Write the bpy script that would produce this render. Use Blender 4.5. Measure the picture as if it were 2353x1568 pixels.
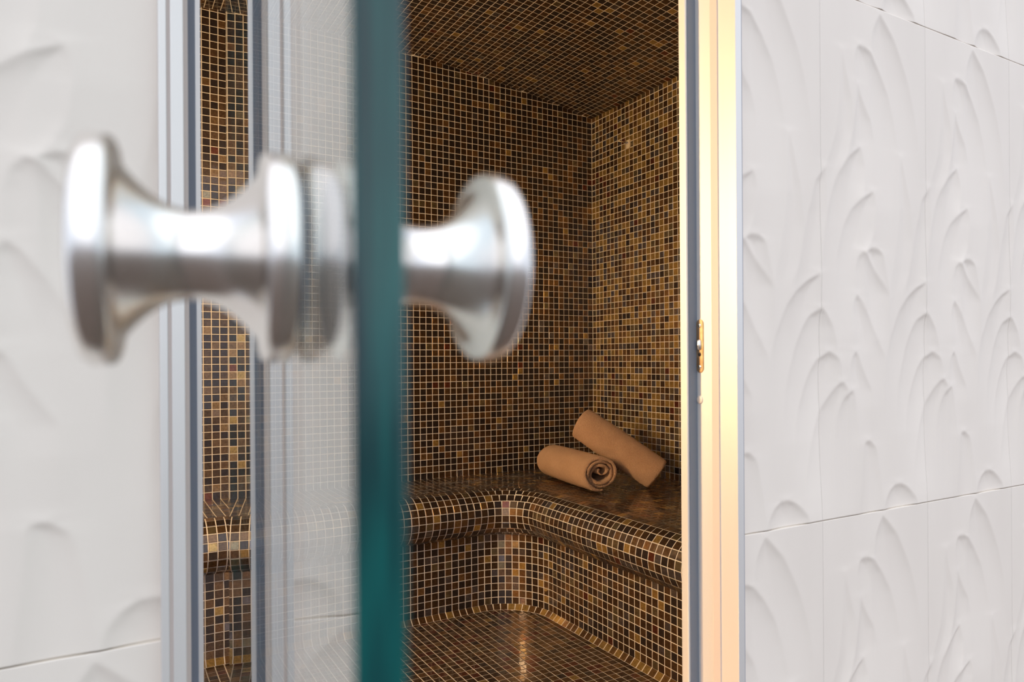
import bpy, bmesh, math, random
import numpy as np
from mathutils import Vector, Matrix

random.seed(7)
rng = np.random.default_rng(11)
for o in list(bpy.data.objects):
    bpy.data.objects.remove(o, do_unlink=True)
scene = bpy.context.scene
col = scene.collection

# ------------------------------------------------------------------ camera
EYE = 0.926                      # eye height above the steam room floor
YAW = math.radians(29.85)        # camera turned to the right of the room axis (+Y)
FPX = 1640.0                     # focal length in pixels of the 2353 px wide frame
ROLL = 0.006
cam_d = bpy.data.cameras.new('camera')
cam = bpy.data.objects.new('camera', cam_d)
col.objects.link(cam)
cam_d.sensor_width = 36.0
cam_d.lens = FPX / 2353.0 * 36.0
cam_d.shift_y = 44.5 / 2353.0
cam_d.clip_start = 0.01
cam.matrix_world = (Matrix.Translation((0, 0, EYE)) @ Matrix.Rotation(-YAW, 4, 'Z')
                    @ Matrix.Rotation(math.pi / 2, 4, 'X') @ Matrix.Rotation(-ROLL, 4, 'Z'))
cam_d.dof.use_dof = True
cam_d.dof.focus_distance = 2.3
cam_d.dof.aperture_fstop = 8.5
scene.camera = cam

# ------------------------------------------------------------------ world, exposure
world = bpy.data.worlds.new('world')
scene.world = world
world.use_nodes = True
bgn = world.node_tree.nodes['Background']
bgn.inputs[0].default_value = (0.83, 0.91, 1.05, 1)
bgn.inputs[1].default_value = 1.0
vs = scene.view_settings
vs.view_transform = 'Standard'
vs.look = 'None'
vs.gamma = 1.0
vs.use_curve_mapping = False
vs.exposure = 0.24
sun_d = bpy.data.lights.new('sun', 'SUN')
sun_d.energy = 1.1
sun_d.angle = math.radians(110)
sun_d.color = (1.0, 0.89, 0.80)
sun = bpy.data.objects.new('sun', sun_d)
col.objects.link(sun)
sun.rotation_euler = Vector((0.12, 0.62, -0.95)).to_track_quat('-Z', 'Y').to_euler()

LAMP_GLOW = 76.0
STEP_GLOW = 80.0
TW_A = 0.30

# ------------------------------------------------------------------ dimensions (metres)
WALL_Y = 0.775                   # outer face of the entrance wall
IN_Y = 0.90                      # inner face of the entrance wall
BACK_Y = 2.668
RIGHT_X = 1.961
MID_X = 0.667
LEFT_X = 2 * MID_X - RIGHT_X
SPRING = EYE + 1.112             # ceiling height at the side walls
VAULT_R = 6.62
APEX = EYE + 1.238
BENCH_Z = 0.448
RIS_Y = 2.353                    # riser of the bench along the back wall
RIS_R = 1.400                    # riser of the bench along the right wall
RIS_L = 2 * MID_X - RIS_R
CORN = 0.20                      # plan radius of the inner bench corner
NOSE = 0.083
PX, PZ = 0.02676, 0.02613        # mosaic pitch
DOOR_A = math.radians(6.6)       # the open leaf, measured from the room axis
HINGE = Vector((0.1115, 0.78, 0))
DOOR_LEN, DOOR_T = 0.6765, 0.0084


def ceil_z(x):
    return APEX - VAULT_R + math.sqrt(VAULT_R ** 2 - (x - MID_X) ** 2)


# ------------------------------------------------------------------ helpers
def mesh_obj(name, verts, faces, mats, parent=None, smooth=False, midx=None):
    me = bpy.data.meshes.new(name)
    me.from_pydata([tuple(v) for v in verts], [], faces)
    if not isinstance(mats, (list, tuple)):
        mats = [mats]
    for m in mats:
        me.materials.append(m)
    if midx is not None:
        me.polygons.foreach_set('material_index', np.asarray(midx, dtype=np.int32))
    if smooth:
        me.polygons.foreach_set('use_smooth', np.ones(len(me.polygons), dtype=bool))
    me.update()
    o = bpy.data.objects.new(name, me)
    col.objects.link(o)
    if parent is not None:
        o.parent = parent
    return o


def bm_obj(name, bm, mats, parent=None, smooth=False):
    me = bpy.data.meshes.new(name)
    bm.normal_update()
    bm.to_mesh(me)
    bm.free()
    if not isinstance(mats, (list, tuple)):
        mats = [mats]
    for m in mats:
        me.materials.append(m)
    if smooth:
        me.polygons.foreach_set('use_smooth', np.ones(len(me.polygons), dtype=bool))
    o = bpy.data.objects.new(name, me)
    col.objects.link(o)
    if parent is not None:
        o.parent = parent
    return o


def tag(o, label, cat=None, group=None, kind=None):
    if label:
        o['label'] = label
    if cat:
        o['category'] = cat
    if group:
        o['group'] = group
    if kind:
        o['kind'] = kind
    return o


def empty(name, loc=(0, 0, 0)):
    o = bpy.data.objects.new(name, None)
    o.location = loc
    o.empty_display_size = 0.05
    col.objects.link(o)
    return o


def box_bm(bm, x0, x1, y0, y1, z0, z1, mat=0):
    vs_ = [bm.verts.new(p) for p in ((x0, y0, z0), (x1, y0, z0), (x1, y1, z0), (x0, y1, z0),
                                     (x0, y0, z1), (x1, y0, z1), (x1, y1, z1), (x0, y1, z1))]
    for f in ((3, 2, 1, 0), (4, 5, 6, 7), (0, 1, 5, 4), (1, 2, 6, 5), (2, 3, 7, 6), (3, 0, 4, 7)):
        bm.faces.new([vs_[i] for i in f]).material_index = mat


def box(name, x0, x1, y0, y1, z0, z1, mats, parent=None, bevel=0.0):
    bm = bmesh.new()
    box_bm(bm, x0, x1, y0, y1, z0, z1)
    if bevel:
        bmesh.ops.bevel(bm, geom=bm.edges[:], offset=bevel, segments=2, affect='EDGES', profile=0.6)
    return bm_obj(name, bm, mats, parent)


def prism(name, poly, z0, z1, mats, parent=None):
    """poly: counter-clockwise XY outline, extruded along z"""
    n = len(poly)
    v = [(x, y, z0) for x, y in poly] + [(x, y, z1) for x, y in poly]
    f = [tuple(range(n - 1, -1, -1)), tuple(range(n, 2 * n))]
    f += [(i, (i + 1) % n, n + (i + 1) % n, n + i) for i in range(n)]
    return mesh_obj(name, v, f, mats, parent)


def lathe(name, prof, M, mats, parent=None, seg=64):
    """prof: (axial, radius) pairs along local +Z, placed by matrix M"""
    v, f = [], []
    for a, r in prof:
        for k in range(seg):
            t = 2 * math.pi * k / seg
            v.append(M @ Vector((r * math.cos(t), r * math.sin(t), a)))
    for i in range(len(prof) - 1):
        for k in range(seg):
            k2 = (k + 1) % seg
            f.append((i * seg + k, i * seg + k2, (i + 1) * seg + k2, (i + 1) * seg + k))
    f.append(tuple(range(seg - 1, -1, -1)))
    f.append(tuple((len(prof) - 1) * seg + k for k in range(seg)))
    return mesh_obj(name, v, f, mats, parent, smooth=True)


def frame_matrix(pos, axis):
    z = Vector(axis).normalized()
    x = Vector((0, 0, 1)).cross(z)
    if x.length < 1e-4:
        x = Vector((1, 0, 0))
    x.normalize()
    y = z.cross(x)
    return Matrix(((x.x, y.x, z.x, pos[0]), (x.y, y.y, z.y, pos[1]), (x.z, y.z, z.z, pos[2]), (0, 0, 0, 1)))


def clip_poly(poly, nx, ny, c):
    """keep nx*x + ny*y >= c"""
    out = []
    for i in range(len(poly)):
        p, q = poly[i], poly[(i + 1) % len(poly)]
        dp, dq = nx * p[0] + ny * p[1] - c, nx * q[0] + ny * q[1] - c
        if dp >= 0:
            out.append(p)
        if dp * dq < 0:
            t = dp / (dp - dq)
            out.append((p[0] + (q[0] - p[0]) * t, p[1] + (q[1] - p[1]) * t))
    return out


# ------------------------------------------------------------------ materials
def new_mat(name):
    m = bpy.data.materials.new(name)
    m.use_nodes = True
    nt = m.node_tree
    return m, nt, nt.nodes['Principled BSDF']


def noise_bump(nt, bsdf, scale, strength, dist=0.001, detail=3.0, coords='Object'):
    tc = nt.nodes.new('ShaderNodeTexCoord')
    no = nt.nodes.new('ShaderNodeTexNoise')
    no.inputs['Scale'].default_value = scale
    no.inputs['Detail'].default_value = detail
    bu = nt.nodes.new('ShaderNodeBump')
    bu.inputs['Strength'].default_value = strength
    bu.inputs['Distance'].default_value = dist
    nt.links.new(tc.outputs[coords], no.inputs['Vector'])
    nt.links.new(no.outputs['Fac'], bu.inputs['Height'])
    nt.links.new(bu.outputs['Normal'], bsdf.inputs['Normal'])
    return no, tc


def simple_mat(name, color, rough=0.5, metal=0.0, coat=0.0, coat_rough=0.05):
    m, nt, b = new_mat(name)
    b.inputs['Base Color'].default_value = (*color, 1)
    b.inputs['Roughness'].default_value = rough
    b.inputs['Metallic'].default_value = metal
    b.inputs['Coat Weight'].default_value = coat
    b.inputs['Coat Roughness'].default_value = coat_rough
    return m


def varied_mat(name, c0, c1, scale, rough=0.5, metal=0.0, bump=0.0, bump_scale=80.0, detail=4.0, stretch=(1, 1, 1)):
    m, nt, b = new_mat(name)
    if bump:
        no, tc = noise_bump(nt, b, bump_scale, bump)
    else:
        tc = nt.nodes.new('ShaderNodeTexCoord')
    mp = nt.nodes.new('ShaderNodeMapping')
    mp.inputs['Scale'].default_value = stretch
    n2 = nt.nodes.new('ShaderNodeTexNoise')
    n2.inputs['Scale'].default_value = scale
    n2.inputs['Detail'].default_value = detail
    rp = nt.nodes.new('ShaderNodeValToRGB')
    rp.color_ramp.elements[0].position = 0.35
    rp.color_ramp.elements[0].color = (*c0, 1)
    rp.color_ramp.elements[1].position = 0.65
    rp.color_ramp.elements[1].color = (*c1, 1)
    nt.links.new(tc.outputs['Object'], mp.inputs['Vector'])
    nt.links.new(mp.outputs['Vector'], n2.inputs['Vector'])
    nt.links.new(n2.outputs['Fac'], rp.inputs['Fac'])
    nt.links.new(rp.outputs['Color'], b.inputs['Base Color'])
    b.inputs['Roughness'].default_value = rough
    b.inputs['Metallic'].default_value = metal
    return m


def tile_mat(name, c, metal, rough, coat):
    """glass mosaic: mottled metallic enamel under a thin clear glaze"""
    m, nt, b = new_mat(name)
    tc = nt.nodes.new('ShaderNodeTexCoord')
    ge = nt.nodes.new('ShaderNodeNewGeometry')
    no = nt.nodes.new('ShaderNodeTexNoise')
    no.inputs['Scale'].default_value = 160.0
    no.inputs['Detail'].default_value = 5.0
    rp = nt.nodes.new('ShaderNodeValToRGB')
    rp.color_ramp.elements[0].position = 0.3
    rp.color_ramp.elements[0].color = (c[0] * .72, c[1] * .72, c[2] * .72, 1)
    rp.color_ramp.elements[1].position = 0.7
    rp.color_ramp.elements[1].color = (c[0] * 1.25, c[1] * 1.25, c[2] * 1.25, 1)
    nt.links.new(ge.outputs['Position'], no.inputs['Vector'])
    nt.links.new(no.outputs['Fac'], rp.inputs['Fac'])
    nt.links.new(rp.outputs['Color'], b.inputs['Base Color'])
    n2 = nt.nodes.new('ShaderNodeTexNoise')
    n2.inputs['Scale'].default_value = 110.0
    bu = nt.nodes.new('ShaderNodeBump')
    bu.inputs['Strength'].default_value = 0.12
    bu.inputs['Distance'].default_value = 0.002
    nt.links.new(ge.outputs['Position'], n2.inputs['Vector'])
    nt.links.new(n2.outputs['Fac'], bu.inputs['Height'])
    nt.links.new(bu.outputs['Normal'], b.inputs['Normal'])
    b.inputs['Metallic'].default_value = metal
    b.inputs['Roughness'].default_value = rough
    b.inputs['Coat Weight'].default_value = coat
    b.inputs['Coat Roughness'].default_value = 0.045
    return m


TILE_DEF = [
    ('mosaic_black_brown', (0.040, 0.029, 0.027), 0.60, 0.28, 0.60, 0.30),
    ('mosaic_umber',       (0.105, 0.063, 0.036), 0.82, 0.29, 0.60, 0.24),
    ('mosaic_brown',       (0.190, 0.110, 0.055), 0.88, 0.30, 0.60, 0.20),
    ('mosaic_copper',      (0.290, 0.168, 0.072), 0.85, 0.30, 0.60, 0.09),
    ('mosaic_bronze',      (0.440, 0.295, 0.100), 0.75, 0.29, 0.60, 0.07),
    ('mosaic_olive_grey',  (0.280, 0.228, 0.140), 0.88, 0.27, 0.60, 0.05),
    ('mosaic_blue_grey',   (0.190, 0.172, 0.190), 0.88, 0.25, 0.70, 0.03),
    ('mosaic_red_brown',   (0.190, 0.058, 0.034), 0.85, 0.29, 0.60, 0.02),
]
TILE_MATS = [tile_mat(*t[:5]) for t in TILE_DEF]
TILE_W = np.array([t[5] for t in TILE_DEF])
TILE_W = TILE_W / TILE_W.sum()

GROUT = varied_mat('mosaic_grout', (0.66, 0.62, 0.58), (0.75, 0.71, 0.67), 30, rough=0.85, bump=0.3, bump_scale=400)
PANEL = varied_mat('relief_tile_matt', (0.815, 0.755, 0.690), (0.860, 0.800, 0.732), 5, rough=0.62, bump=0.06,
                   bump_scale=350, detail=6, stretch=(1, 1, 0.4))
PANEL_GROUT = simple_mat('panel_joint_grout', (0.62, 0.57, 0.50), 0.9)
ALU = varied_mat('satin_aluminium', (0.74, 0.73, 0.72), (0.78, 0.77, 0.76), 4, rough=0.42, metal=0.35, stretch=(3, 3, 0.3))
RUBBER = simple_mat('grey_rubber_seal', (0.16, 0.19, 0.24), 0.55)
SEAL_GREY = simple_mat('grey_silicone_joint', (0.40, 0.40, 0.44), 0.6)
SEAL_LIGHT = simple_mat('pale_seal_strip', (0.62, 0.55, 0.52), 0.5)
STEEL = varied_mat('brushed_steel', (0.80, 0.775, 0.75), (0.86, 0.835, 0.81), 40, rough=0.24, metal=1.0)
BRASS = varied_mat('worn_bronze_plate', (0.42, 0.27, 0.15), (0.58, 0.40, 0.25), 60, rough=0.38, metal=0.9)
DARK = simple_mat('dark_hole', (0.02, 0.015, 0.012), 0.8)
IVORY = simple_mat('pale_cast_metal', (0.80, 0.72, 0.60), 0.45, 0.3)
WHITE_CAP = simple_mat('ivory_plastic', (0.75, 0.66, 0.58), 0.45)
PLASTER = simple_mat('wall_core_plaster', (0.55, 0.53, 0.50), 0.9)
EDGE = varied_mat('green_polished_glass_edge', (0.000, 0.020, 0.028), (0.000, 0.105, 0.100), 4, rough=0.2,
                  stretch=(90, 90, 5))  # opaque; dark and teal streaks imitate light refracted inside the glass
HALL_FLOOR = varied_mat('hall_floor_stone', (0.070, 0.048, 0.036), (0.095, 0.064, 0.047), 6, rough=0.6, bump=0.05)


def make_glass():
    m = bpy.data.materials.new('clear_glass')
    m.use_nodes = True
    nt = m.node_tree
    nt.nodes.remove(nt.nodes['Principled BSDF'])
    out = nt.nodes['Material Output']
    ge = nt.nodes.new('ShaderNodeNewGeometry')
    dot = nt.nodes.new('ShaderNodeVectorMath')
    dot.operation = 'DOT_PRODUCT'
    nt.links.new(ge.outputs['Normal'], dot.inputs[0])
    nt.links.new(ge.outputs['Incoming'], dot.inputs[1])

    def mth(op, a, b=None):
        n = nt.nodes.new('ShaderNodeMath')
        n.operation = op
        for i, x in enumerate((a, b)):
            if x is None:
                continue
            if isinstance(x, (int, float)):
                n.inputs[i].default_value = x
            else:
                nt.links.new(x, n.inputs[i])
        return n.outputs[0]
    ab = mth('ABSOLUTE', dot.outputs['Value'])
    f = mth('ADD', mth('MULTIPLY', mth('POWER', mth('SUBTRACT', 1.0, ab), 5.0), 0.96), 0.04)
    tr = nt.nodes.new('ShaderNodeBsdfTransparent')
    tr.inputs[0].default_value = (0.94, 0.975, 0.965, 1)
    gl = nt.nodes.new('ShaderNodeBsdfGlossy')
    gl.inputs['Roughness'].default_value = 0.0
    gl.inputs[0].default_value = (1, 1, 1, 1)
    mx = nt.nodes.new('ShaderNodeMixShader')
    nt.links.new(f, mx.inputs[0])
    nt.links.new(tr.outputs[0], mx.inputs[1])
    nt.links.new(gl.outputs[0], mx.inputs[2])
    nt.links.new(mx.outputs[0], out.inputs['Surface'])
    return m


GLASS = make_glass()


def make_terry():
    m, nt, b = new_mat('brown_terry_cloth')
    tc = nt.nodes.new('ShaderNodeTexCoord')
    n1 = nt.nodes.new('ShaderNodeTexNoise')
    n1.inputs['Scale'].default_value = 360.0
    n1.inputs['Detail'].default_value = 3.0
    n2 = nt.nodes.new('ShaderNodeTexNoise')
    n2.inputs['Scale'].default_value = 14.0
    rp = nt.nodes.new('ShaderNodeValToRGB')
    rp.color_ramp.elements[0].position = 0.3
    rp.color_ramp.elements[0].color = (0.40, 0.232, 0.140, 1)
    rp.color_ramp.elements[1].position = 0.75
    rp.color_ramp.elements[1].color = (0.64, 0.400, 0.258, 1)
    mx = nt.nodes.new('ShaderNodeMath')
    mx.operation = 'MULTIPLY_ADD'
    mx.inputs[1].default_value = 0.35
    nt.links.new(tc.outputs['Object'], n1.inputs['Vector'])
    nt.links.new(tc.outputs['Object'], n2.inputs['Vector'])
    nt.links.new(n2.outputs['Fac'], mx.inputs[0])
    md = nt.nodes.new('ShaderNodeMath')
    md.operation = 'MULTIPLY'
    md.inputs[1].default_value = 0.65
    nt.links.new(n1.outputs['Fac'], md.inputs[0])
    nt.links.new(md.outputs[0], mx.inputs[2])
    nt.links.new(mx.outputs[0], rp.inputs['Fac'])
    nt.links.new(rp.outputs['Color'], b.inputs['Base Color'])
    bu = nt.nodes.new('ShaderNodeBump')
    bu.inputs['Strength'].default_value = 1.0
    bu.inputs['Distance'].default_value = 0.006
    nt.links.new(n1.outputs['Fac'], bu.inputs['Height'])
    nt.links.new(bu.outputs['Normal'], b.inputs['Normal'])
    b.inputs['Roughness'].default_value = 0.95
    b.inputs['Sheen Weight'].default_value = 0.4
    b.inputs['Sheen Roughness'].default_value = 0.5
    b.inputs['Sheen Tint'].default_value = (1.0, 0.75, 0.55, 1)
    return m


TERRY = make_terry()

# ------------------------------------------------------------------ mosaic machinery
A_TILE = 0.0119                  # half side of one tessera
TILE_H = 0.0013
INSET = 0.0008


def unit_tile():
    v, f = [], []
    for a, h in ((A_TILE, 0.0), (A_TILE - 0.0002, TILE_H - 0.0006), (A_TILE - INSET, TILE_H)):
        v += [(-a, -a, h), (a, -a, h), (a, a, h), (-a, a, h)]
    f.append((8, 9, 10, 11))
    for r in (0, 4):
        for k in range(4):
            k2 = (k + 1) % 4
            f.append((r + k, r + k2, r + 4 + k2, r + 4 + k))
    me = bpy.data.meshes.new('tile')
    me.from_pydata(v, [], f)
    me.materials.append(TILE_MATS[0])
    return me


TILE_ME = unit_tile()
TV = np.array([v.co[:] for v in TILE_ME.vertices])
TF = [tuple(p.vertices) for p in TILE_ME.polygons]
CF = np.array([math.sin(YAW), math.cos(YAW), 0])
CR = np.array([math.cos(YAW), -math.sin(YAW), 0])


def shown_area(p, n):
    """rough share of the picture a tessera takes, used only to choose which ones become parts of their own"""
    d = np.array(p) - np.array((0, 0, EYE))
    w = d @ CF
    if w < 0.3:
        return 0.0
    u = 1176 + FPX * (d @ CR) / w
    v = 828 - FPX * d[2] / w
    if not (0 < v < 1568 and (935 < u < 1566 or 464 < u < 522)):
        return 0.0
    fac = -(d @ np.array(n)) / np.linalg.norm(d)
    return max(fac, 0.0) / (w * w)


def pick(weights=None):
    return int(rng.choice(len(TILE_MATS), p=TILE_W if weights is None else weights))


W_DARK = np.array([.43, .27, .20, .04, .015, .02, .015, .01])  # darker tile mix; the back wall's dim reflection is put into colour
W_LAMPLIT = np.array([.04, .12, .12, .17, .30, .10, .13, .02])  # golden tile mix; warm lamp reflection painted into the right wall's colours
W_FLOOR = np.array([.06, .30, .34, .12, .01, .01, .0, .16])
W_MIX = np.array([.29, .28, .20, .05, .04, .06, .07, .01])


def lay_mosaic(parent, frames, scraps, limit=300, weights=W_MIX):
    """frames: (pos, u, v, n, su, sv); scraps: (list of 3D outline points, normal) for cut pieces"""
    area = [shown_area(f[0], f[3]) for f in frames]
    order = np.argsort(area)[::-1]
    single = set(int(i) for i in order[:limit] if area[int(i)] > 0)
    V, F, MI = [], [], []
    weights = weights / weights.sum()
    cls = rng.choice(len(TILE_MATS), size=len(frames), p=weights)
    tilt = rng.normal(0, 0.009, size=(len(frames), 2))
    for i, fr in enumerate(frames):
        p, u, v, n, su, sv = fr[:6]
        if len(fr) > 6:
            cls[i] = fr[6]
        u, v, n, p = (np.array(q, dtype=float) for q in (u, v, n, p))
        n2 = n + u * tilt[i, 0] + v * tilt[i, 1]
        n2 /= np.linalg.norm(n2)
        u2 = u - n2 * (u @ n2)
        u2 /= np.linalg.norm(u2)
        v2 = np.cross(n2, u2)
        if i in single:
            o = bpy.data.objects.new('tile', TILE_ME)
            col.objects.link(o)
            o.parent = parent
            o.matrix_local = Matrix(((u2[0] * su, v2[0] * sv, n2[0], p[0]), (u2[1] * su, v2[1] * sv, n2[1], p[1]),
                                     (u2[2] * su, v2[2] * sv, n2[2], p[2]), (0, 0, 0, 1)))
            o.material_slots[0].link = 'OBJECT'
            o.material_slots[0].material = TILE_MATS[cls[i]]
        else:
            b = len(V)
            q = p + np.outer(TV[:, 0] * su, u2) + np.outer(TV[:, 1] * sv, v2) + np.outer(TV[:, 2], n2)
            V.extend(map(tuple, q))
            for fc in TF:
                F.append(tuple(b + k for k in fc))
                MI.append(int(cls[i]))
    for pts, n in scraps:
        b, m, c = len(V), len(pts), pick(weights)
        n = np.array(n)
        V.extend(tuple(np.array(q)) for q in pts)
        V.extend(tuple(np.array(q) + n * TILE_H) for q in pts)
        F.append(tuple(b + m + k for k in range(m)))
        MI.append(c)
        for k in range(m):
            F.append((b + k, b + (k + 1) % m, b + m + (k + 1) % m, b + m + k))
            MI.append(c)
    if V:
        o = mesh_obj('mosaic', V, F, TILE_MATS, parent, midx=MI)
        o['kind'] = 'stuff'


def square(cx, cy, sx=1.0, sy=1.0):
    a, b = A_TILE * sx, A_TILE * sy
    return [(cx - a, cy - b), (cx + a, cy - b), (cx + a, cy + b), (cx - a, cy + b)]


def poly_area(p):
    return 0.5 * abs(sum(p[i][0] * p[(i + 1) % len(p)][1] - p[(i + 1) % len(p)][0] * p[i][1] for i in range(len(p))))


FULL = (2 * A_TILE) ** 2


def flat_mosaic(parent, cells, to3, u, v, n, clips, weights=W_MIX):
    """cells: centres in the plane; clips(cx, cy) -> list of half planes"""
    frames, scraps = [], []
    for cx, cy in cells:
        poly = square(cx, cy)
        for h in clips(cx, cy):
            poly = clip_poly(poly, *h)
            if len(poly) < 3:
                break
        if len(poly) < 3:
            continue
        a = poly_area(poly)
        if a > FULL * 0.995:
            frames.append((to3(cx, cy), u, v, n, 1.0, 1.0))
        elif a > FULL * 0.06:
            pts = [to3(*q) for q in poly]
            nn = np.cross(np.array(pts[1]) - np.array(pts[0]), np.array(pts[2]) - np.array(pts[1]))
            if nn @ np.array(n) < 0:
                pts = pts[::-1]
            scraps.append((pts, n))
    lay_mosaic(parent, frames, scraps, weights=weights)


# ------------------------------------------------------------------ steam room shell
TOPZ = APEX + 0.02


def wall_with_top(name, label, pts_xy, n_seg, mat):
    """vertical wall strip whose upper edge follows the vault"""
    (x0, y0), (x1, y1) = pts_xy
    v, f = [], []
    for i in range(n_seg + 1):
        t = i / n_seg
        x, y = x0 + (x1 - x0) * t, y0 + (y1 - y0) * t
        v += [(x, y, 0.0), (x, y, ceil_z(x) + 0.004)]
    for i in range(n_seg):
        f.append((2 * i, 2 * i + 2, 2 * i + 3, 2 * i + 1))
    o = mesh_obj(name, v, f, mat)
    md = o.modifiers.new('thickness', 'SOLIDIFY')
    md.thickness = 0.06
    md.offset = -1.0
    tag(o, label, 'wall', kind='structure')
    return o


wall_back = wall_with_top('wall_back', 'dark brown mosaic back wall of the steam room behind the towels',
                          [(LEFT_X, BACK_Y), (RIGHT_X, BACK_Y)], 24, GROUT)
wall_right = wall_with_top('wall_right', 'brown mosaic side wall, warm lamp sheen mixed into its tile colours, with a small hook on it',
                           [(RIGHT_X, BACK_Y), (RIGHT_X, IN_Y)], 1, GROUT)
wall_left = wall_with_top('wall_left', 'mosaic side wall opposite the towels with a warm lamp on it',
                          [(LEFT_X, IN_Y), (LEFT_X, BACK_Y)], 1, GROUT)

# back wall mosaic
nx = int((RIGHT_X - LEFT_X) / PX) + 1
nz = int((APEX - BENCH_Z) / PZ) + 2
cells = [(RIGHT_X - (i + .5) * PX, BENCH_Z + (j + .5) * PZ) for i in range(nx) for j in range(nz)]


def back_clip(cx, cy):
    h = 0.01
    s = (ceil_z(cx + h) - ceil_z(cx - h)) / (2 * h)
    return [(s, -1.0, s * cx - ceil_z(cx) + 0.0015), (1, 0, LEFT_X + 0.001)]


flat_mosaic(wall_back, cells, lambda a, b: (a, BACK_Y, b), (1, 0, 0), (0, 0, 1), (0, -1, 0), back_clip, W_DARK)
# side walls
ny = int((BACK_Y - IN_Y) / PX) + 1
cells = [(BACK_Y - (i + .5) * PX - 0.003, BENCH_Z + (j + .5) * PZ) for i in range(ny) for j in range(nz)]


def side_clip(cx, cy):
    return [(0, -1, -SPRING + 0.001), (1, 0, IN_Y + 0.001)]


flat_mosaic(wall_right, cells, lambda a, b: (RIGHT_X, a, b), (0, -1, 0), (0, 0, 1), (-1, 0, 0), side_clip, W_LAMPLIT)
flat_mosaic(wall_left, cells, lambda a, b: (LEFT_X, a, b), (0, 1, 0), (0, 0, 1), (1, 0, 0), side_clip)

# vaulted ceiling
v, f = [], []
NS = 48
for i in range(NS + 1):
    x = LEFT_X + (RIGHT_X - LEFT_X) * i / NS
    v += [(x, IN_Y, ceil_z(x)), (x, BACK_Y, ceil_z(x))]
for i in range(NS):
    f.append((2 * i, 2 * i + 1, 2 * i + 3, 2 * i + 2))
ceiling = mesh_obj('ceiling', v, f, GROUT)
md = ceiling.modifiers.new('thickness', 'SOLIDIFY')
md.thickness = 0.06
md.offset = -1.0
tag(ceiling, 'low vaulted steam room ceiling covered in dark brown mosaic', 'ceiling', kind='structure')
frames = []
ang0 = math.asin((RIGHT_X - MID_X) / VAULT_R)
na = int(2 * ang0 * VAULT_R / PX)
for i in range(na):
    a = ang0 - (i + .5) * PX / VAULT_R
    sx, cz = math.sin(a), math.cos(a)
    for j in range(ny - 1):
        y = BACK_Y - (j + .5) * PX
        frames.append(((MID_X + VAULT_R * sx, y, APEX - VAULT_R + VAULT_R * cz), (cz, 0, -sx), (0, -1, 0), (-sx, 0, -cz), 1, 1))
lay_mosaic(ceiling, frames, [], weights=W_DARK)

# floor
cc = [(RIS_R - CORN, RIS_Y - CORN), (RIS_L + CORN, RIS_Y - CORN)]
COVE = 0.0195
fl_lo = WALL_Y + 0.005
v = [(RIS_L - .3, fl_lo, 0), (RIS_R + .3, fl_lo, 0), (RIS_R + .3, RIS_Y + .2, 0), (RIS_L - .3, RIS_Y + .2, 0)]
v += [(x, y, -0.05) for x, y, z in v]
floor = mesh_obj('floor', v, [(0, 1, 2, 3), (7, 6, 5, 4), (0, 4, 5, 1), (1, 5, 6, 2), (2, 6, 7, 3), (3, 7, 4, 0)], GROUT)
tag(floor, 'steam room floor of small reddish brown mosaic tiles', 'floor', kind='structure')


def floor_clip(cx, cy):
    hs = [(0, 1, IN_Y + 0.002), (0, -1, -(RIS_Y - COVE)), (-1, 0, -(RIS_R - COVE)), (1, 0, RIS_L + COVE)]
    for k, (ax, ay) in enumerate(cc):
        if cy > ay and ((k == 0 and cx > ax) or (k == 1 and cx < ax)):
            d = Vector((cx - ax, cy - ay))
            if d.length > 1e-5:
                d.normalize()
                hs.append((-d.x, -d.y, -(d.x * ax + d.y * ay) - (CORN - COVE)))
    return hs


cells = [(RIS_R - 0.012 - (i + .5) * PX, RIS_Y - 0.009 - (j + .5) * PX) for i in range(60) for j in range(58)]
cells = [(a, b) for a, b in cells if a > RIS_L - 0.02 and b > IN_Y - .02]
flat_mosaic(floor, cells, lambda a, b: (a, b, 0.0), (1, 0, 0), (0, 1, 0), (0, 0, 1), floor_clip, W_FLOOR)

# ------------------------------------------------------------------ bench
bench = empty('steam_bench', (MID_X, RIS_Y, 0))
tag(bench, 'built-in mosaic bench with rounded front edge running around the walls', 'bench')
BO = np.array((MID_X, RIS_Y, 0))


def path(s_kind, t):
    """riser line in plan; returns position, tangent, inward normal"""
    if s_kind == 'L':
        return (RIS_L, IN_Y + t), (0, 1), (1, 0)
    if s_kind == 'B':
        return (RIS_L + CORN + t, RIS_Y), (1, 0), (0, -1)
    if s_kind == 'R':
        return (RIS_R, RIS_Y - CORN - t), (0, -1), (-1, 0)
    if s_kind == 'LA':
        a = math.pi - t
        c = cc[1]
    else:
        a = math.pi / 2 - t
        c = cc[0]
    d = (math.cos(a), math.sin(a))
    return (c[0] + CORN * d[0], c[1] + CORN * d[1]), (d[1], -d[0]), (-d[0], -d[1])


SEGS = [('L', RIS_Y - CORN - IN_Y), ('LA', math.pi / 2), ('B', RIS_R - RIS_L - 2 * CORN), ('RA', math.pi / 2), ('R', RIS_Y - CORN - IN_Y)]
prof = [(NOSE * math.sin(a), BENCH_Z - NOSE + NOSE * math.cos(a)) for a in np.linspace(0, math.pi, 31)]
prof += [(0, COVE), (COVE, 0.0)]
stations = []
for k, ln in SEGS:
    n_ = 18 if k in ('LA', 'RA') else 2
    for i in range(n_):
        if i == 0 and stations:
            continue
        stations.append(path(k, ln * i / (n_ - 1)))
v, f = [], []
for p, t, n in stations:
    for d, z in prof:
        v.append((p[0] + n[0] * d - BO[0], p[1] + n[1] * d - BO[1], z))
m_ = len(prof)
for i in range(len(stations) - 1):
    for k in range(m_ - 1):
        f.append((i * m_ + k, i * m_ + k + 1, (i + 1) * m_ + k + 1, (i + 1) * m_ + k))
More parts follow.
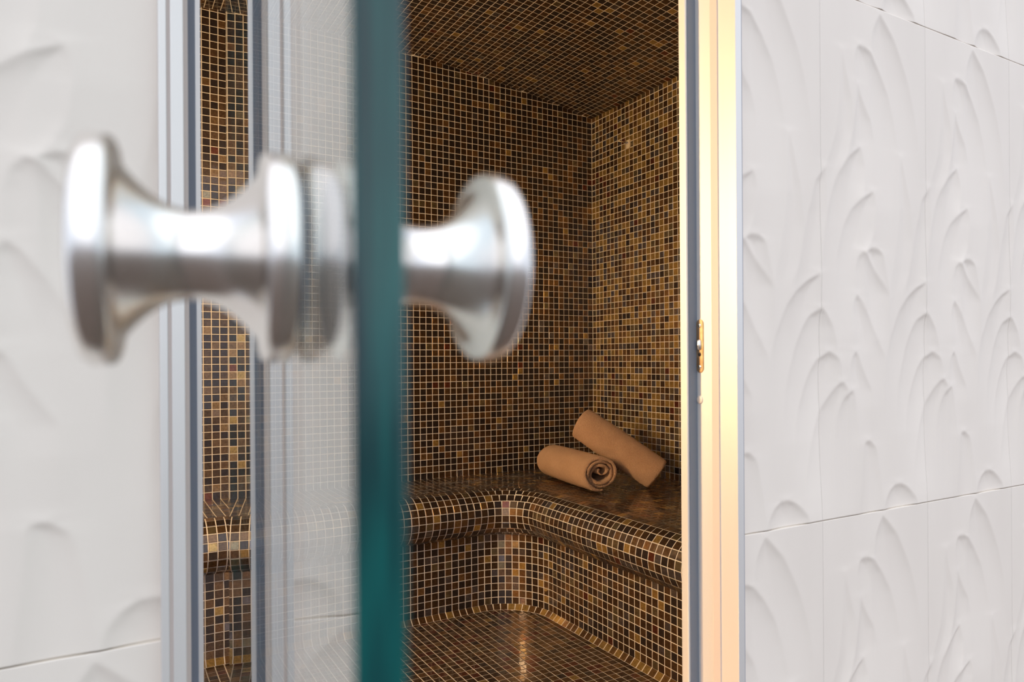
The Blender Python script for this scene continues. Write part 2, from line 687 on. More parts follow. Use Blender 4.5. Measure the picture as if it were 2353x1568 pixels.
# seat slab behind the nose
b0 = len(v)


def q4(pts):
    b = len(v)
    v.extend((x - BO[0], y - BO[1], BENCH_Z) for x, y in pts)
    f.append(tuple(range(b, b + len(pts))))


q4([(LEFT_X, RIS_Y), (RIGHT_X, RIS_Y), (RIGHT_X, BACK_Y), (LEFT_X, BACK_Y)])
q4([(RIS_R, IN_Y), (RIGHT_X, IN_Y), (RIGHT_X, RIS_Y), (RIS_R, RIS_Y)])
q4([(LEFT_X, IN_Y), (RIS_L, IN_Y), (RIS_L, RIS_Y), (LEFT_X, RIS_Y)])
for kind, corner in (('RA', (RIS_R, RIS_Y)), ('LA', (RIS_L, RIS_Y))):
    arc = [path(kind, math.pi / 2 * i / 17)[0] for i in range(18)]
    for i in range(17):
        q4([corner, arc[i], arc[i + 1]][::-1])
mesh_obj('seat_body', v, f, GROUT, bench)

frames, scraps = [], []
# nose rows, riser rows, cove row
rows = []
nrow = 10
for i in range(nrow):
    a = math.pi * (i + .5) / nrow
    rows.append((NOSE * math.sin(a), BENCH_Z - NOSE + NOSE * math.cos(a), math.sin(a), math.cos(a)))
zb = BENCH_Z - 2 * NOSE
nr = int((zb - 0.02) / PZ)
for i in range(nr):
    rows.append((0.0, zb - 0.004 - (i + .5) * PZ, 1.0, 0.0))
rows.append((0.0098, 0.0098, math.sqrt(.5), math.sqrt(.5)))
for ri, (d, z, nd, nzz) in enumerate(rows):
    for k, ln in SEGS:
        if k in ('LA', 'RA'):
            L_ = (CORN - d) * math.pi / 2
            cnt = max(1, round(L_ / PX))
            step = ln / cnt
            w = L_ / cnt
        else:
            cnt = int(round(ln / PX))
            step = ln / cnt
            w = step
        for c in range(cnt):
            p, t, n = path(k, (c + .5) * step)
            pos = np.array((p[0] + n[0] * d, p[1] + n[1] * d, z)) - BO
            nv = (n[0] * nd, n[1] * nd, nzz)
            uv = (t[0], t[1], 0)
            frames.append((pos, tuple(-np.array(uv)), tuple(np.cross(nv, -np.array(uv))), nv, (w - 0.0031) / (2 * A_TILE), 1.0) + ((int(rng.choice([2, 3, 4, 4])),) if ri == len(rows) - 1 else ()))  # lighter cove tiles paint in the light caught by this upward-facing row
# seat top
cells = [(RIGHT_X - (i + .5) * PX, BACK_Y - (j + .5) * PX) for i in range(nx) for j in range(ny)]
for cx, cy in cells:
    hs = [(0, 1, IN_Y + 0.001), (1, 0, LEFT_X + 0.001)]
    if RIS_L + CORN <= cx <= RIS_R - CORN:
        hs.append((0, 1, RIS_Y + 0.001))
    elif cx > RIS_R - CORN:
        if cy < RIS_Y - CORN:
            hs.append((1, 0, RIS_R + 0.001))
        else:
            dv = Vector((cx - cc[0][0], cy - cc[0][1])).normalized()
            hs.append((dv.x, dv.y, dv.x * cc[0][0] + dv.y * cc[0][1] + CORN + 0.001))
    else:
        if cy < RIS_Y - CORN:
            hs.append((-1, 0, -RIS_L + 0.001))
        else:
            dv = Vector((cx - cc[1][0], cy - cc[1][1])).normalized()
            hs.append((dv.x, dv.y, dv.x * cc[1][0] + dv.y * cc[1][1] + CORN + 0.001))
    poly = square(cx, cy)
    for h in hs:
        poly = clip_poly(poly, *h)
        if len(poly) < 3:
            break
    if len(poly) < 3:
        continue
    a = poly_area(poly)
    if a > FULL * 0.995:
        frames.append((np.array((cx, cy, BENCH_Z)) - BO, (1, 0, 0), (0, 1, 0), (0, 0, 1), 1.0, 1.0))
    elif a > FULL * .06:
        scraps.append(([np.array((x, y, BENCH_Z)) - BO for x, y in poly], (0, 0, 1)))
_sa = shown_area
shown_area = lambda p, n: _sa(np.array(p) + BO, n)
lay_mosaic(bench, frames, scraps)
shown_area = _sa

# ------------------------------------------------------------------ entrance wall with carved relief tiles
GOUGES = [
    ((0.541, 0.01), [(0.499, 0.03), (0.468, 0.052), (0.46, 0.08), (0.455, 0.115)], [(0.602, 0.028), (0.68, 0.053), (0.752, 0.092), (0.816, 0.132), (0.856, 0.17), (0.889, 0.204), (0.917, 0.253), (0.929, 0.294)]),
    ((0.35, 0.086), [(0.315, 0.093), (0.302, 0.113), (0.308, 0.152), (0.301, 0.217), (0.28, 0.257), (0.233, 0.306)], [(0.407, 0.087), (0.459, 0.096), (0.543, 0.123), (0.628, 0.165), (0.681, 0.213), (0.713, 0.261)]),
    ((0.335, 0.163), [(0.317, 0.194), (0.29, 0.239), (0.269, 0.283)], [(0.363, 0.181), (0.414, 0.206), (0.465, 0.229), (0.496, 0.261)]),
    ((0.37, 0.283), [(0.299, 0.295), (0.233, 0.31), (0.149, 0.344), (0.1, 0.375), (0.046, 0.429), (0.016, 0.486), (-0.004, 0.528), (-0.019, 0.559)], [(0.385, 0.297), (0.405, 0.32), (0.399, 0.352), (0.373, 0.377)]),
    ((0.472, 0.367), [(0.368, 0.383), (0.276, 0.407), (0.21, 0.439), (0.17, 0.476), (0.144, 0.504), (0.138, 0.546)], [(0.487, 0.38), (0.494, 0.397), (0.475, 0.446), (0.438, 0.471), (0.401, 0.485)]),
    ((0.365, 0.488), [(0.328, 0.502), (0.313, 0.522), (0.312, 0.554), (0.306, 0.586)], [(0.406, 0.492), (0.457, 0.51), (0.51, 0.529), (0.573, 0.55), (0.616, 0.567)]),
    ((0.464, 0.479), [(0.416, 0.484), (0.398, 0.488), (0.395, 0.501), (0.405, 0.531)], [(0.516, 0.48), (0.559, 0.491), (0.58, 0.516), (0.616, 0.56)]),
    ((0.321, 0.573), [(0.289, 0.585), (0.278, 0.608), (0.284, 0.651)], [(0.362, 0.584), (0.423, 0.611), (0.511, 0.661), (0.569, 0.692)]),
    ((0.993, 0.538), [(0.886, 0.553), (0.783, 0.575), (0.714, 0.6), (0.669, 0.627), (0.624, 0.656), (0.591, 0.692), (0.578, 0.75)], [(1.004, 0.566), (1.014, 0.601), (1.037, 0.636)]),
    ((0.997, 0.603), [(0.908, 0.618), (0.849, 0.642), (0.791, 0.676), (0.745, 0.717), (0.71, 0.753), (0.691, 0.811), (0.69, 0.856)], [(1.038, 0.61), (1.098, 0.636), (1.133, 0.674)]),
    ((0.067, 0.684), [(-0.024, 0.699), (-0.084, 0.722), (-0.131, 0.749), (-0.184, 0.79), (-0.208, 0.836), (-0.215, 0.881)], [(0.11, 0.689), (0.149, 0.699), (0.163, 0.713), (0.172, 0.738)]),
    ((0.172, 0.742), [(0.128, 0.749), (0.07, 0.769), (0.003, 0.793), (-0.064, 0.843), (-0.094, 0.879), (-0.125, 0.918)], [(0.196, 0.746), (0.218, 0.755), (0.235, 0.773)]),
    ((0.271, 0.759), [(0.226, 0.764), (0.181, 0.778), (0.156, 0.795), (0.141, 0.814), (0.13, 0.845), (0.124, 0.887)], [(0.286, 0.767), (0.305, 0.797), (0.324, 0.849)]),
    ((0.298, 0.683), [(0.263, 0.694), (0.247, 0.715), (0.246, 0.736), (0.251, 0.758)], [(0.328, 0.692), (0.358, 0.713), (0.399, 0.735), (0.45, 0.76)]),
    ((0.406, 0.859), [(0.369, 0.863), (0.363, 0.893), (0.352, 0.936), (0.335, 0.979), (0.325, 1.0)], [(0.447, 0.864), (0.478, 0.874), (0.494, 0.89), (0.519, 0.93), (0.55, 0.987)]),
    ((0.71, 0.952), [(0.649, 0.955), (0.604, 0.966), (0.572, 0.981), (0.56, 0.996)], [(0.782, 0.96), (0.839, 0.974), (0.885, 0.989), (0.896, 1.004)]),
    ((0.19, 0.106), [(0.179, 0.139), (0.167, 0.203), (0.137, 0.264), (0.073, 0.314), (0.015, 0.35)], [(0.213, 0.137), (0.271, 0.197), (0.28, 0.257), (0.233, 0.306), (0.188, 0.329)]),
    ((0.746, 0.286), [(0.736, 0.321), (0.732, 0.389), (0.708, 0.446), (0.673, 0.503), (0.622, 0.558)], [(0.779, 0.319), (0.834, 0.385), (0.855, 0.453), (0.818, 0.523), (0.749, 0.561)]),
    ((0.034, 0.338), [(-0.05, 0.367), (-0.08, 0.405), (-0.11, 0.429), (-0.146, 0.481), (-0.182, 0.523), (-0.223, 0.565)], [(0.046, 0.364), (0.05, 0.425), (0.012, 0.496), (-0.007, 0.538)]),
]
PW, PH = 0.303, 0.893
PX0, PZ0 = 1.0404, EYE + 0.622 - PH          # lower left corner of one tile
RN, RM = 152, 448


def relief_height():
    xs = (np.arange(RN + 1) / RN)
    zs = (np.arange(RM + 1) / RM)
    Xg, Zg = np.meshgrid(xs, zs)              # Zg runs down from the top edge
    h = np.zeros_like(Xg)
    for (tx, tz), L, R in GOUGES:
        lz = np.array([tz] + [p[1] for p in L])
        lx = np.array([tx] + [p[0] for p in L])
        rz = np.array([tz] + [p[1] for p in R])
        rx = np.array([tx] + [p[0] for p in R])
        ze = max(lz[-1], rz[-1]) + 0.10
        # smooth the traced outlines
        zz = tz + (ze - tz) * np.linspace(0, 1, 160) ** 2
        li, ri = np.interp(zz, lz, lx), np.interp(zz, rz, rx)
        ker = np.ones(7) / 7
        pad = lambda q: np.convolve(np.pad(q, 3, mode='edge'), ker, mode='valid')
        li2, ri2 = pad(li), pad(ri)
        li2[0], ri2[0] = tx, tx
        for sx in (-1, 0, 1):
            X = Xg - sx
            t = np.clip((Zg - tz) / (ze - tz), 0, 1)
            dl = (X - np.interp(Zg, zz, li2)) * PW
            dr = (np.interp(Zg, zz, ri2) - X) * PW
            ins = np.minimum(np.minimum(dl, dr), (Zg - tz) * PH * 1.6)
            fade = (1 - t) ** 0.9
            hin = -0.0062 * fade * (1 - np.exp(-np.maximum(ins, 0) / 0.027))
            hout = 0.0010 * fade * np.exp(-np.maximum(-ins, 0) / 0.014) * np.clip((Zg - tz) / 0.01 + 1.5, 0, 1)
            hh = np.where(ins > 0, hin + 0.0010 * fade * np.exp(-np.maximum(ins, 0) / 0.007), hout)
            hh = np.where((Zg >= tz - 0.02) & (Zg <= ze), hh, 0)
            h = h + hh
    k = np.array([1, 2, 1]) / 4.0
    for _ in range(2):
        h[:, 1:-1] = h[:, :-2] * k[0] + h[:, 1:-1] * k[1] + h[:, 2:] * k[2]
        h[1:-1, :] = h[:-2, :] * k[0] + h[1:-1, :] * k[1] + h[2:, :] * k[2]
    return h


RELIEF = relief_height()
_panel_cache = {}


def panel_mesh(i0, i1, j0, j1):
    key = (i0, i1, j0, j1)
    if key in _panel_cache:
        return _panel_cache[key]
    ii, jj = np.arange(i0, i1 + 1), np.arange(j0, j1 + 1)
    xx = ii / RN * PW
    zz = PH - jj / RM * PH
    xx = np.where(ii == 0, 0.00004, np.where(ii == RN, PW - 0.00004, xx))
    zz = np.where(jj == 0, PH - 0.0008, np.where(jj == RM, 0.0008, zz))
    Xg, Zg = np.meshgrid(xx, zz)
    Yg = -0.024 - RELIEF[j0:j1 + 1, i0:i1 + 1]
    Yg = np.clip(Yg, -0.0275, -0.0006)
    n, m = len(ii), len(jj)
    V = np.stack([Xg, Yg, Zg], -1).reshape(-1, 3)
    a = (np.arange(m - 1)[:, None] * n + np.arange(n - 1)[None, :]).reshape(-1)
    F = np.stack([a, a + n, a + n + 1, a + 1], -1)
    # rim going back to the wall
    rim = list(range(0, n)) + [k * n + n - 1 for k in range(1, m)] + [(m - 1) * n + k for k in range(n - 2, -1, -1)] + [k * n for k in range(m - 2, 0, -1)]
    back = V[rim].copy()
    back[:, 1] = 0.0
    b = len(V)
    V = np.concatenate([V, back])
    R_ = len(rim)
    F = F.tolist() + [(rim[k], rim[(k + 1) % R_], b + (k + 1) % R_, b + k) for k in range(R_)]
    me = bpy.data.meshes.new('relief_panel')
    me.from_pydata(V.tolist(), [], F)
    me.materials.append(PANEL)
    sm = np.ones(len(F), dtype=bool)
    sm[-R_:] = False
    me.polygons.foreach_set('use_smooth', sm)
    me.update()
    _panel_cache[key] = me
    return me


OPEN_L, OPEN_R, OPEN_T = 0.0495, 0.8535, 2.06    # hole taken by the frame
WX0, WX1 = PX0 - 7 * PW, PX0 + 5 * PW
WTOP = 2.44
bm = bmesh.new()
box_bm(bm, WX0, OPEN_L + .002, WALL_Y + 0.024, IN_Y, -0.02, WTOP)
box_bm(bm, OPEN_R - .002, WX1, WALL_Y + 0.024, IN_Y, -0.02, WTOP)
box_bm(bm, OPEN_L + .002, OPEN_R - .002, WALL_Y + 0.024, IN_Y, OPEN_T - .002, WTOP)
for k_ in (0, 1):
    zj = PZ0 + k_ * PH
    box_bm(bm, WX0, OPEN_L, WALL_Y + 0.0035, WALL_Y + 0.025, zj - 0.0009, zj + 0.0009)
    box_bm(bm, OPEN_R, WX1, WALL_Y + 0.0035, WALL_Y + 0.025, zj - 0.0009, zj + 0.0009)
wall_front = bm_obj('wall_front', bm, PANEL_GROUT)
tag(wall_front, 'pale entrance wall clad in tiles with carved overlapping petal relief', 'wall', kind='structure')


def relief_panel(i, j, i0, i1, j0, j1):
    o = bpy.data.objects.new('relief_panel', panel_mesh(i0, i1, j0, j1))
    col.objects.link(o)
    o.parent = wall_front
    o.location = (PX0 + i * PW, WALL_Y + 0.024, PZ0 + j * PH)


for i in range(-7, 5):
    xl, xr = PX0 + i * PW, PX0 + (i + 1) * PW
    for j in (-1, 0, 1):
        zl = PZ0 + j * PH
        j0, j1 = 0, RM
        if j == -1:
            j1 = int((zl + PH - 0.0) / PH * RM)
        i0, i1 = 0, RN
        spans = []
        if xr <= OPEN_L or xl >= OPEN_R:
            spans = [(0, RN, j0, j1)]
        else:
            if xl < OPEN_L:
                spans.append((0, int(round((OPEN_L - xl) / PW * RN)), j0, j1))
            if xr > OPEN_R:
                spans.append((int(round((OPEN_R - xl) / PW * RN)), RN, j0, j1))
            if j == 1:
                a = max(0, int(round((OPEN_L - xl) / PW * RN)))
                b = min(RN, int(round((OPEN_R - xl) / PW * RN)))
                spans.append((a, b, 0, int((zl + PH - OPEN_T) / PH * RM)))
        for s in spans:
            if s[1] - s[0] > 1 and s[3] - s[2] > 1:
                relief_panel(i, j, *s)

# inner mosaic face of the entrance wall
v, f = [], []
wall_inner = bm_obj('wall_entrance_inner', (lambda b: (box_bm(b, LEFT_X, OPEN_L, IN_Y - 0.002, IN_Y + 0.004, 0, SPRING),
                                                     box_bm(b, OPEN_R, RIGHT_X, IN_Y - 0.002, IN_Y + 0.004, 0, SPRING),
                                                     box_bm(b, OPEN_L, OPEN_R, IN_Y - 0.002, IN_Y + 0.004, OPEN_T, APEX), b)[-1])(bmesh.new()), GROUT)
tag(wall_inner, 'inner mosaic face of the entrance wall beside the doorway', 'wall', kind='structure')
cells = [(RIGHT_X - (i + .5) * PX, BENCH_Z + (j + .5) * PZ) for i in range(nx) for j in range(-17, nz)]
cells = [(a, b) for a, b in cells if (a < OPEN_L - .014 or a > OPEN_R + .014) and b > .02 and b < SPRING - .014 and a > LEFT_X + .014
         and not (b < BENCH_Z + .01 and (a < RIS_L + .1 or a > RIS_R - .1))]
flat_mosaic(wall_inner, cells, lambda a, b: (a, IN_Y + 0.004, b), (-1, 0, 0), (0, 0, 1), (0, 1, 0), lambda a, b: [])

# hall floor in front of the entrance wall
v = [(-14, -14, 0), (14, -14, 0), (14, WALL_Y + .005, 0), (-14, WALL_Y + .005, 0)]
v += [(x, y, -.05) for x, y, z in v]
hall = mesh_obj('floor_hall', v, [(0, 1, 2, 3), (7, 6, 5, 4), (0, 4, 5, 1), (1, 5, 6, 2), (2, 6, 7, 3), (3, 7, 4, 0)], HALL_FLOOR)
tag(hall, 'warm brown stone floor in front of the relief wall', 'floor', kind='structure')

# ------------------------------------------------------------------ door frame
frame = empty('trim_1', (0.45, WALL_Y, 0))
tag(frame, 'slim aluminium door frame around the steam room opening', 'door frame', kind='structure')


def fbox(name, x0, x1, y0, y1, z0, z1, mat, bev=0.0008, parent=frame):
    o = box(name, x0 - 0.45, x1 - 0.45, y0 - WALL_Y, y1 - WALL_Y, z0, z1, mat, parent, bev)
    return o


FT = 2.055
# left jamb, from the wall towards the opening
fbox('cover_strip', 0.0478, 0.0548, 0.762, 0.88, 0, FT, ALU)
fbox('shadow_gap', 0.0546, 0.0585, 0.7645, 0.88, 0, FT, SEAL_LIGHT, 0)
fbox('jamb_profile', 0.0582, 0.0698, 0.762, 0.898, 0, FT, ALU)
fbox('rebate', 0.0696, 0.0776, 0.800, 0.898, 0, FT, SEAL_LIGHT, 0.0004)
fbox('rubber_seal', 0.0774, 0.0890, 0.842, 0.898, 0, FT, RUBBER, 0.001)
fbox('door_stop', 0.0886, 0.0944, 0.845, 0.899, 0, FT, ALU)
# right jamb
fbox('wall_seal', 0.8385, 0.8455, 0.7655, 0.80, 0, FT, SEAL_GREY, 0.0005)
fbox('cover_strip', 0.8265, 0.8392, 0.7610, 0.872, 0, FT, ALU)
fbox('pale_seal', 0.8245, 0.8285, 0.7960, 0.8110, 0, FT, SEAL_LIGHT, 0.001)
fbox('jamb_profile', 0.8255, 0.8400, 0.8110, 0.8440, 0, FT, ALU)
fbox('rubber_seal', 0.8090, 0.8400, 0.8430, 0.858, 0, FT, RUBBER, 0.001)
fbox('door_stop', 0.8050, 0.8100, 0.8450, 0.8595, 0, FT, ALU)
# head
fbox('head_profile', 0.0478, 0.8392, 0.762, 0.898, FT, FT + 0.03, ALU)
fbox('threshold', 0.0582, 0.8265, 0.762, 0.898, -0.01, 0.004, ALU)


def rounded_plate(name, y0, y1, z0, z1, x, t, mat, parent):
    r = (y1 - y0) / 2
    cy = (y0 + y1) / 2
    pts = []
    for k in range(13):
        a = math.pi * k / 12
        pts.append((cy + r * math.cos(a), z1 - r + r * math.sin(a)))
    for k in range(13):
        a = math.pi + math.pi * k / 12
        pts.append((cy + r * math.cos(a), z0 + r + r * math.sin(a)))
    bm = bmesh.new()
    vs0 = [bm.verts.new((x - 0.45, p[0] - WALL_Y, p[1])) for p in pts]
    fc = bm.faces.new(vs0)
    ex = bmesh.ops.extrude_face_region(bm, geom=[fc])
    for g in ex['geom']:
        if isinstance(g, bmesh.types.BMVert):
            g.co.x -= t
    bmesh.ops.recalc_face_normals(bm, faces=bm.faces[:])
    ed = [e for e in bm.edges if all(abs(q.co.x - (x - t - .45)) < 1e-6 for q in e.verts)]
    bmesh.ops.bevel(bm, geom=ed, offset=0.0006, segments=2, affect='EDGES')
    return bm_obj(name, bm, mat, parent)


SX = 0.8255
plate = rounded_plate('strike_plate', 0.8285, 0.8435, EYE - 0.0215, EYE + 0.0635, SX, 0.0016, BRASS, frame)
plate['label'] = 'worn bronze strike plate'
for zz in (EYE + 0.0535, EYE - 0.0125):
    s = lathe('screw', [(0, 0.0034), (0.0006, 0.0034), (0.0011, 0.0024), (0.0009, 0.0008)],
              frame_matrix((SX - 0.0014 - 0.45, 0.836 - WALL_Y, zz), (-1, 0, 0)), STEEL, plate, 20)
    for k in range(2):
        a = 0.0026 if k == 0 else 0.0005
        b = 0.0005 if k == 0 else 0.0026
        box('cross_slot', SX - 0.0027 - 0.45, SX - 0.0023 - 0.45, 0.836 - WALL_Y - a, 0.836 - WALL_Y + a, zz - b, zz + b, DARK, plate)
lathe('latch_roller', [(-0.008, 0.0026), (-0.0065, 0.0036), (0.0065, 0.0036), (0.008, 0.0026)],
      Matrix.Translation((SX - 0.0022 - 0.45, 0.836 - WALL_Y, EYE + 0.023)), STEEL, plate, 20)
lathe('latch_hole', [(0, 0.0031), (0.0003, 0.0031)], frame_matrix((SX - 0.0016 - 0.45, 0.836 - WALL_Y, EYE + 0.0075), (-1, 0, 0)), DARK, plate, 20)
lathe('cover_cap', [(0, 0.0066), (0.0008, 0.0066), (0.0014, 0.0052), (0.0016, 0.001)],
      frame_matrix((SX - 0.45, 0.8375 - WALL_Y, EYE - 0.0645), (-1, 0, 0)), WHITE_CAP, frame, 24)

# ------------------------------------------------------------------ glass door leaf
door = empty('door_1', HINGE)
tag(door, 'frameless clear glass door standing open with green edge and steel knobs', 'door', kind='structure')
dd = Vector((-math.sin(DOOR_A), -math.cos(DOOR_A), 0))     # hinge -> free edge
nl = Vector((-math.cos(DOOR_A), math.sin(DOOR_A), 0))      # face seen on the left
DH0, DH1 = 0.012, 2.02


def leaf_box(name, s0, s1, t0, t1, z0, z1, mats, parent=door, side_mat=None):
    pts = []
    for z in (z0, z1):
        for s, t in ((s0, t0), (s1, t0), (s1, t1), (s0, t1)):
            q = dd * s - nl * t
            pts.append((q.x, q.y, z))
    fs = [(3, 2, 1, 0), (4, 5, 6, 7), (0, 1, 5, 4), (1, 2, 6, 5), (2, 3, 7, 6), (3, 0, 4, 7)]
    o = mesh_obj(name, pts, fs, mats, parent, midx=side_mat)
    bm = bmesh.new()
    bm.from_mesh(o.data)
    bmesh.ops.recalc_face_normals(bm, faces=bm.faces[:])
    bm.to_mesh(o.data)
    bm.free()
    return o


leaf_box('glass_pane', 0.0, DOOR_LEN - 0.0012, 0.0, DOOR_T, DH0, DH1, [GLASS, EDGE], side_mat=[1, 1, 0, 0, 0, 1])
# polished free edge with arrises
prof_e = [(DOOR_LEN - 0.0012, 0.0), (DOOR_LEN - 0.0007, 0.0), (DOOR_LEN, 0.0007), (DOOR_LEN, DOOR_T - 0.0007), (DOOR_LEN - 0.0007, DOOR_T), (DOOR_LEN - 0.0012, DOOR_T)]
pp = [(dd * s - nl * t) for s, t in prof_e]
pe = prism('polished_edge', [(q.x, q.y) for q in pp], DH0, DH1, EDGE, door)
pe['label'] = 'green polished glass edge'
KS = 0.599
KL = 0.0466
KZ = EYE + 0.0258
kp = [(0.0, 0.0240), (0.0006, 0.0254), (0.0014, 0.0260), (0.0060, 0.0260), (0.0072, 0.0255), (0.0078, 0.0244), (0.0080, 0.0222)]
for a in np.linspace(-1, 1, 33):
    kp.append((0.0232 + a * 0.0150, 0.0108 + 0.0100 * abs(a) ** 2.1))
kp += [(0.0384, 0.0225), (0.0386, 0.0246), (0.0392, 0.0258), (0.0404, 0.0264), (0.0440, 0.0264), (0.0456, 0.0254), (0.0464, 0.0232), (0.0467, 0.012), (0.0467, 0.002)]
for side in (1, -1):
    base = dd * KS + (nl * 0.0008 if side == 1 else -nl * (DOOR_T + 0.0008))
    axis = nl * side
    k = lathe('door_knob', kp, frame_matrix((base.x, base.y, KZ), axis), STEEL, door, 72)
    k['label'] = 'satin steel spool-shaped door knob'
    b2 = dd * KS + (nl * 0.0 if side == 1 else -nl * DOOR_T)
    lathe('washer', [(0, 0.0215), (0.0009, 0.0215)], frame_matrix((b2.x, b2.y, KZ), axis), RUBBER, k, 48)
for zz in (0.22, 1.78):
    hg = leaf_box('hinge', -0.022, 0.055, -0.012, DOOR_T + 0.012, zz - 0.04, zz + 0.04, STEEL)
    hg['label'] = 'steel patch hinge'

# ------------------------------------------------------------------ wall hook
hook = empty('wall_hook', (RIGHT_X, 2.40, EYE + 0.923))
tag(hook, 'small metal pin hook on a square plate high on the mosaic wall', 'hook')
box('plate', -0.0062, -0.0004, -0.0125, 0.0125, -0.018, 0.018, IVORY, hook, 0.0012)
lathe('pin', [(0, 0.0050), (0.003, 0.0050), (0.0035, 0.0026), (0.050, 0.0026), (0.051, 0.0036), (0.053, 0.0036), (0.0535, 0.002)],
      frame_matrix((-0.006, 0, 0.004), (-1, 0, 0.05)), STEEL, hook, 20)

# ------------------------------------------------------------------ wall lamp inside (lights the room from the left wall)
lamp = empty('wall_lamp', (LEFT_X, 1.55, 1.30))
tag(lamp, 'tall warm wall lamp on the mosaic side wall opposite the towels', 'lamp')
box('back_plate', 0.003, 0.016, -0.11, 0.11, -0.36, 0.36, STEEL, lamp, 0.002)
m, nt, b = new_mat('lamp_diffuser_glow')
b.inputs['Base Color'].default_value = (0.9, 0.8, 0.65, 1)
b.inputs['Emission Color'].default_value = (1.0, 0.66, 0.32, 1)
b.inputs['Emission Strength'].default_value = LAMP_GLOW
box('diffuser', 0.0165, 0.045, -0.10, 0.10, -0.345, 0.345, m, lamp, 0.008)

step = empty('step_light', (RIS_L + 0.004, 1.04, 0.15))
tag(step, 'low warm step light set into the bench riser opposite the towels', 'lamp')
box('bezel', 0.0, 0.008, -0.085, 0.085, -0.045, 0.045, STEEL, step, 0.001)
m2, nt, b = new_mat('step_light_glow')
b.inputs['Emission Color'].default_value = (1.0, 0.52, 0.22, 1)
b.inputs['Emission Strength'].default_value = STEP_GLOW
box('lens', 0.0085, 0.011, -0.075, 0.075, -0.036, 0.036, m2, step)

# ------------------------------------------------------------------ rolled towels
def vnoise(p, s):
    return (math.sin(p[0] * s * 1.7 + 1.3) * math.sin(p[1] * s * 2.1 + .7) + math.sin(p[2] * s * 1.9 + 2.1) * math.sin((p[0] + p[1]) * s * 1.3)) * .5


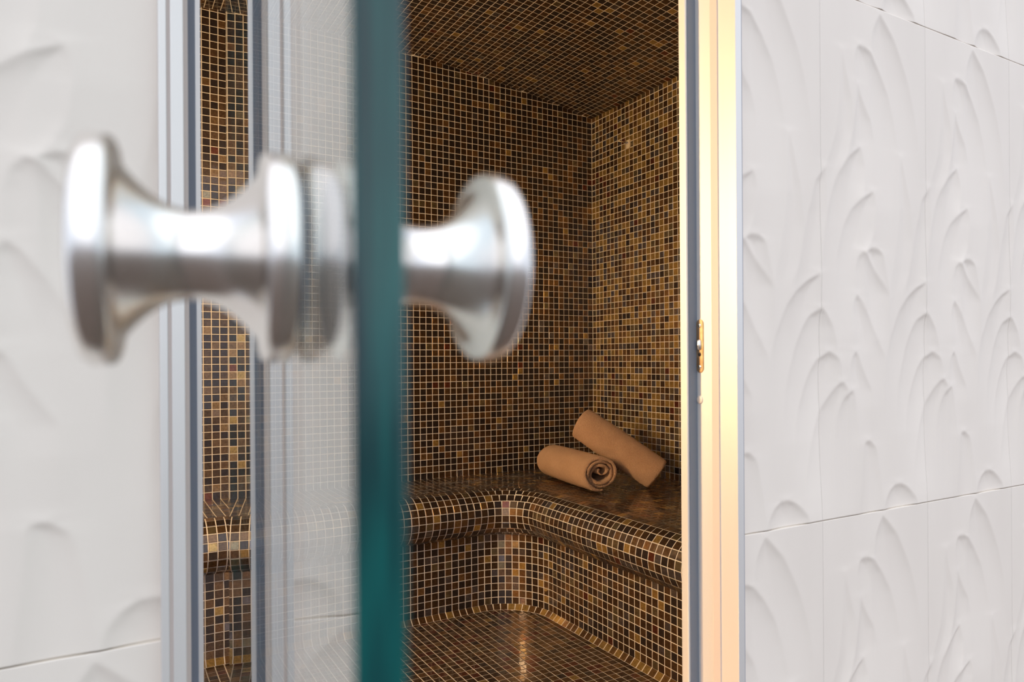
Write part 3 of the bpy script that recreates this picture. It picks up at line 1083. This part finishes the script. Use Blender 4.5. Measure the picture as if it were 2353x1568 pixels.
def rolled_towel(name, c0, c1, r_out, squash, label, twist, seed):
    """a spiral band with real thickness, extruded along the roll"""
    c0, c1 = Vector(c0), Vector(c1)
    ax = (c1 - c0)
    L_ = ax.length
    root = empty(name, (c0 + c1) / 2)
    tag(root, label, 'towel', 'rolled towels on the bench')
    M = frame_matrix((0, 0, 0), ax)              # local z along roll, local y roughly up
    rr = random.Random(seed)
    turns, th = 2.72, 0.0112
    pitch = 0.0140
    n = 170
    outer, inner = [], []
    ph = [rr.uniform(0, 6.28) for _ in range(4)]
    for i in range(n + 1):
        q = i / n
        a = q * turns * 2 * math.pi
        r = r_out - pitch * (turns * (1 - q))    # grows outwards
        wob = 0.0016 * math.sin(2 * a + ph[0]) * (1 - q) + 0.0011 * math.sin(3.3 * a + ph[1]) * (1 - 0.6 * q)
        r += wob
        tt = th * (1.0 + 0.10 * math.sin(5 * a + ph[2]))
        if q > 0.985:
            tt *= 0.75
        A = a + twist
        outer.append((r * math.cos(A), r * math.sin(A)))
        inner.append(((r - tt) * math.cos(A), (r - tt) * math.sin(A)))
    # inner tail folds across the hollow core in an S
    r0 = r_out - pitch * turns
    A0 = twist
    tail_o, tail_i = [], []
    for k in range(1, 15):
        t = k / 14
        a = A0 - t * 1.9
        rad = r0 * (1 - 1.45 * t)
        cx, cy = rad * math.cos(a), rad * math.sin(a)
        tx, ty = math.cos(a + 1.2 * t), math.sin(a + 1.2 * t)
        tail_o.append((cx, cy))
        tail_i.append((cx - tx * th * .85, cy - ty * th * .85))
    outer = tail_o[::-1] + outer
    inner = tail_i[::-1] + inner
    # mirrored so that the outer layer ends under the roll
    outer = [(-x, y) for x, y in outer]
    inner = [(-x, y) for x, y in inner]
    loop = outer + inner[::-1]
    m_ = len(loop)
    nsec = 60
    verts, faces = [], []
    no = len(outer)
    for s in range(nsec + 1):
        t = s / nsec
        # rounded ends: the band edge thickens and pulls in a little
        e = min(t, 1 - t) * L_
        end_round = 1.0 - 0.055 * max(0.0, 1 - e / 0.012) ** 2
        bulge = 1.0 + 0.03 * math.sin(math.pi * t)
        for k, (x, y) in enumerate(loop):
            q = k / (no - 1) if k < no else (m_ - 1 - k) / (no - 1)
            zoff = (t - .5) * L_
            edge = 0.004 * math.sin(q * 31 + ph[3]) * (abs(t - .5) * 2) ** 8 - 0.006 * (1 - q) * (abs(t - .5) * 2) ** 8
            zz = zoff + (edge if t > .5 else -edge)
            sc = end_round * bulge if q > 0.55 else 1.0
            p = (x * sc * 1.05, max(y * sc * squash, -r_out * squash * 0.985), zz)
            d = 0.0011 * vnoise(p, 60) + 0.0009 * vnoise((p[1], p[2], p[0]), 140)
            ln = math.hypot(x, y) + 1e-6
            verts.append(M @ Vector((p[0] + x / ln * d, p[1] + y / ln * d, p[2])))
    for s in range(nsec):
        for k in range(m_):
            k2 = (k + 1) % m_
            faces.append((s * m_ + k, (s + 1) * m_ + k, (s + 1) * m_ + k2, s * m_ + k2))
    for k in range(no - 1):
        a, b_, c, d = k, k + 1, m_ - 2 - k, m_ - 1 - k
        faces.append((a, b_, c, d))
        o_ = nsec * m_
        faces.append((o_ + d, o_ + c, o_ + b_, o_ + a))
    mesh_obj('cloth', verts, faces, TERRY, root, smooth=True)
    return root


def at_depth(u, v_, w):
    """point seen at a pixel of the 2353x1568 frame, w metres along the view axis"""
    dx, dy = u - 1176.5, v_ - 784
    a = dx - dy * ROLL
    b = dx * ROLL + dy - 44.5
    p = CF * w + CR * (w * a / FPX)
    return Vector((p[0], p[1], EYE - w * b / FPX))


ta, tb = at_depth(1382, 1095, 2.55) + Vector((0, 0, .0095)), at_depth(1270, 1062, 2.93) + Vector((0, 0, .012))
rolled_towel('rolled_towel', ta, tb, 0.0740, 0.90, 'brown rolled towel lying on the bench with its spiral end showing', TW_A, 3)
tc_, td = at_depth(1514, 1091, 2.64), at_depth(1335, 969, 2.74)
rolled_towel('rolled_towel', tc_, td, 0.0690, 0.95, 'brown rolled towel leaning over the other towel with one end raised', 0.4, 5)
